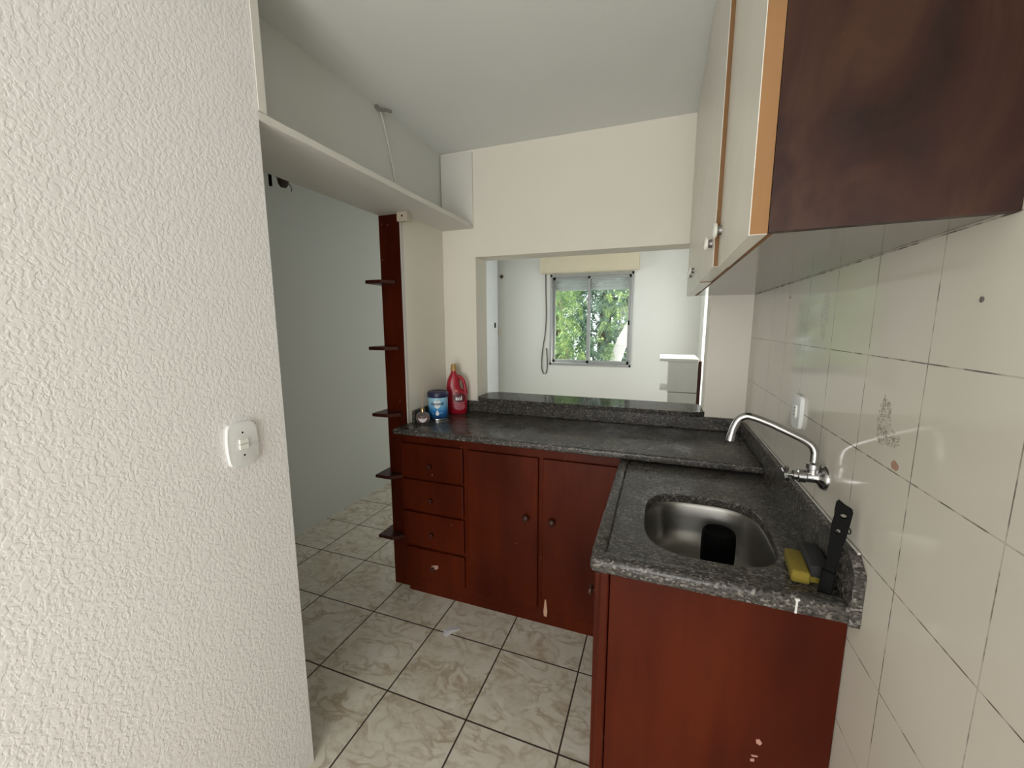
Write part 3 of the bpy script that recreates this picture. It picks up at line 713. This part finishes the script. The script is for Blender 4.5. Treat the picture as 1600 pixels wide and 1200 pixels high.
def on_bottle(bm, u, z, v=-.0365, curve=9.):
    for w_ in bm.verts:
        x, y, d = w_.co; xx = x+u; w_.co = c0+U*xx+Vv*(v-d+curve*xx*xx*.35)+Vector((0, 0, z+y))
    return bm
ell = lambda a, b, n=28: [(a*math.cos(2*PI*i/n), b*math.sin(2*PI*i/n)) for i in range(n)]
obj('label_band', on_bottle(flat_shape(ell(.038, .030)), .012, .098), plain('dark_red_label', (.10, .006, .012), .4), bt)
obj('label_oval', on_bottle(flat_shape(ell(.033, .021), .0006), .014, .046), plain('pink_label', (.42, .10, .13), .4), bt)
obj('lettering', on_bottle(text_mesh('sol', .034, .0012), .010, .095, -.0375), whi, bt)
obj('label_line', on_bottle(flat_shape([(-.026, -.002), (.032, .0), (.032, .005), (-.026, .003)], .001), .012, .068), plain('light_pink_ink', (.55, .25, .25), .5), bt)
obj('logo_ring', on_bottle(flat_shape([(-.012, -.004), (-.008, .006), (0, .010), (.008, .006), (.012, -.004), (.008, -.001), (0, .005), (-.008, -.001)], .001), -.006, .137, -.034), plain('pink_ring', (.6, .2, .15), .4), bt)

dx_, dy_ = -1.190, 1.828
df = thing('reed_diffuser', (dx_, dy_, CZ), 'small round glass reed diffuser standing in front of the blue can', 'diffuser')
gt = M('clear_glass', .02, (.8, .75, .72)); gt.b.inputs['Transmission Weight'].default_value = .9; gt.b.inputs['IOR'].default_value = 1.3
obj('glass_bottle', lathe(bmesh.new(), [(0, 0), (.030, 0), (.037, .010), (.039, .030), (.035, .047), (.022, .057), (.011, .060), (.011, .066), (.009, .066), (.009, .058), (.020, .055), (.033, .045), (.036, .030), (.034, .012), (.028, .004), (0, .004)], (dx_, dy_, CZ), 'z', 32), gt.m, df, True)
obj('liquid', lathe(bmesh.new(), [(0, .005), (.026, .005), (.032, .013), (.034, .028), (.0335, .032), (0, .032)], (dx_, dy_, CZ), 'z', 32), plain('dark_red_liquid', (.28, .03, .045), .1), df, True)
obj('collar', lathe(bmesh.new(), [(0, .0585), (.0125, .0585), (.0125, .078), (.009, .080), (0, .080)], (dx_, dy_, CZ), 'z', 24), M('gold_collar', .25, (.65, .48, .25), 1).m, df, True)
A2 = math.atan2(-dy_, -dx_)-.05
obj('paper_label', wrap(flat_shape([(-.024, .010), (-.012, .005), (0, .003), (.012, .005), (.024, .010), (.024, .002), (.014, -.010), (0, -.016), (-.014, -.010), (-.024, .002)]), (dx_, dy_), .0392, A2, CZ+.024), plain('white_label', (.75, .70, .70), .5), df)
rd = plain('pinkish_reed', (.50, .38, .30), .7)
for k in range(4):
    a = k*1.6+.4; tip = (dx_+.010*math.cos(a), dy_+.010*math.sin(a), CZ+.195+.008*(k % 3))
    obj('reed', tube(bmesh.new(), [(dx_+.003*math.cos(a+2), dy_+.003*math.sin(a+2), CZ+.07), tip], .0013, 6), rd, df)

# ------------------------------------------------------------------ sponges and black utensil
yel = plain('yellow_foam', (.22, .165, .018), .9, bump=.8, bscale=500)
scr = plain('dark_scourer', (.022, .022, .022), .95, bump=.9, bscale=700)
def rbox(cx, cy_, w_, d_, z0, z1, rot, bev):
    bm = box(bmesh.new(), -w_/2, w_/2, -d_/2, d_/2, z0, z1, bev=bev, seg=3)
    bmesh.ops.rotate(bm, verts=bm.verts, cent=(0, 0, 0), matrix=Matrix.Rotation(rot, 3, 'Z')); bmesh.ops.translate(bm, verts=bm.verts, vec=(cx, cy_, 0)); return bm
tag(obj('sponge', rbox(.318, 1.030, .036, .105, .9155, .945, -.10, .007), yel, None, True, loc=(.318, 1.030, .9155)), 'worn yellow kitchen sponge lying beside the sink basin', 'sponge')
sg = thing('scouring_sponge', (.352, 1.02, .9155), 'dark scouring sponge with thin yellow underside next to the yellow sponge', 'sponge')
obj('foam', rbox(.3545, 1.047, .037, .115, .9155, .930, -.06, .004), yel, sg, True)
obj('scouring_pad', rbox(.3545, 1.047, .038, .117, .930, .958, -.06, .005), scr, sg, True)
# utensil handle with two holes, outline in its own plane then tilted to rest on the wall
def outline_solid(outer, holes, th):
    cd = bpy.data.curves.new('c', 'CURVE'); cd.dimensions = '2D'; cd.fill_mode = 'BOTH'; cd.extrude = th/2; cd.bevel_depth = .0012
    for L in [outer]+holes:
        s = cd.splines.new('POLY'); s.points.add(len(L)-1); s.use_cyclic_u = True
        for q_, (x, y) in zip(s.points, L): q_.co = (x, y, 0, 1)
    to = bpy.data.objects.new('c', cd); C.objects.link(to); bpy.context.view_layer.update()
    me = bpy.data.meshes.new_from_object(to.evaluated_get(bpy.context.evaluated_depsgraph_get())); bm = bmesh.new(); bm.from_mesh(me)
    bpy.data.objects.remove(to); bpy.data.curves.remove(cd); bpy.data.meshes.remove(me); return bm
outer = [(-.012, 0), (.010, 0), (.011, .06), (.012, .10), (.0165, .13), (.0185, .165), (.019, .184), (.016, .190), (.0, .195), (-.015, .202), (-.019, .197), (-.019, .182), (-.017, .170), (-.019, .15), (-.015, .11), (-.012, .06)]
circ = lambda x, y, a, b: [(x+a*math.cos(-2*PI*i/18), y+b*math.sin(-2*PI*i/18)) for i in range(18)]
bm = outline_solid(outer, [circ(.002, .173, .0085, .0055), circ(-.003, .138, .0075, .006)], .008)
def place_ut(bm):
    base = Vector((.353, .962, .9165)); upv = Vector((.10, .06, 1)).normalized(); right = Vector((.93, -.36, 0)); right = (right-upv*right.dot(upv)).normalized(); nn = right.cross(upv)
    for v in bm.verts: v.co = base+right*v.co.x*.74+upv*v.co.y+nn*v.co.z
    return bm
ut = thing('utensil_handle', (.356, .962, .9165), 'black plastic utensil with two holes leaning upright against the tiled wall', 'utensil')
obj('handle', place_ut(bm), black_pl, ut, True)
obj('hanging_loop', place_ut(tube(bmesh.new(), catmull([(.015, .152, 0), (.021, .150, 0), (.024, .145, 0), (.022, .139, 0), (.015, .142, 0)], 4), .0014, 8)), black_pl, ut, True)
obj('clip_foot', place_ut(box(bmesh.new(), -.018, .014, 0, .05, -.006, .010, bev=.003)), black_matte, ut, True)

# scrap of plastic on the floor
bm = bmesh.new(); pts = [(-.93, 1.545), (-.915, 1.515), (-.895, 1.51), (-.872, 1.555), (-.85, 1.575), (-.865, 1.592), (-.90, 1.585)]
random.seed(3)
c_ = bm.verts.new((-.893, 1.55, .006)); vs = [bm.verts.new((x, y, .0015+random.random()*.004)) for x, y in pts]
for i in range(len(vs)): bm.faces.new((c_, vs[i], vs[(i+1) % len(vs)]))
o = obj('paper_scrap', bm, plain('white_scrap', (.8, .8, .84), .4), None, loc=(-.893, 1.55, 0)); mo = o.modifiers.new('s', 'SOLIDIFY'); mo.thickness = .0008
tag(o, 'crumpled white scrap on the floor tiles before the drawers', 'scrap')
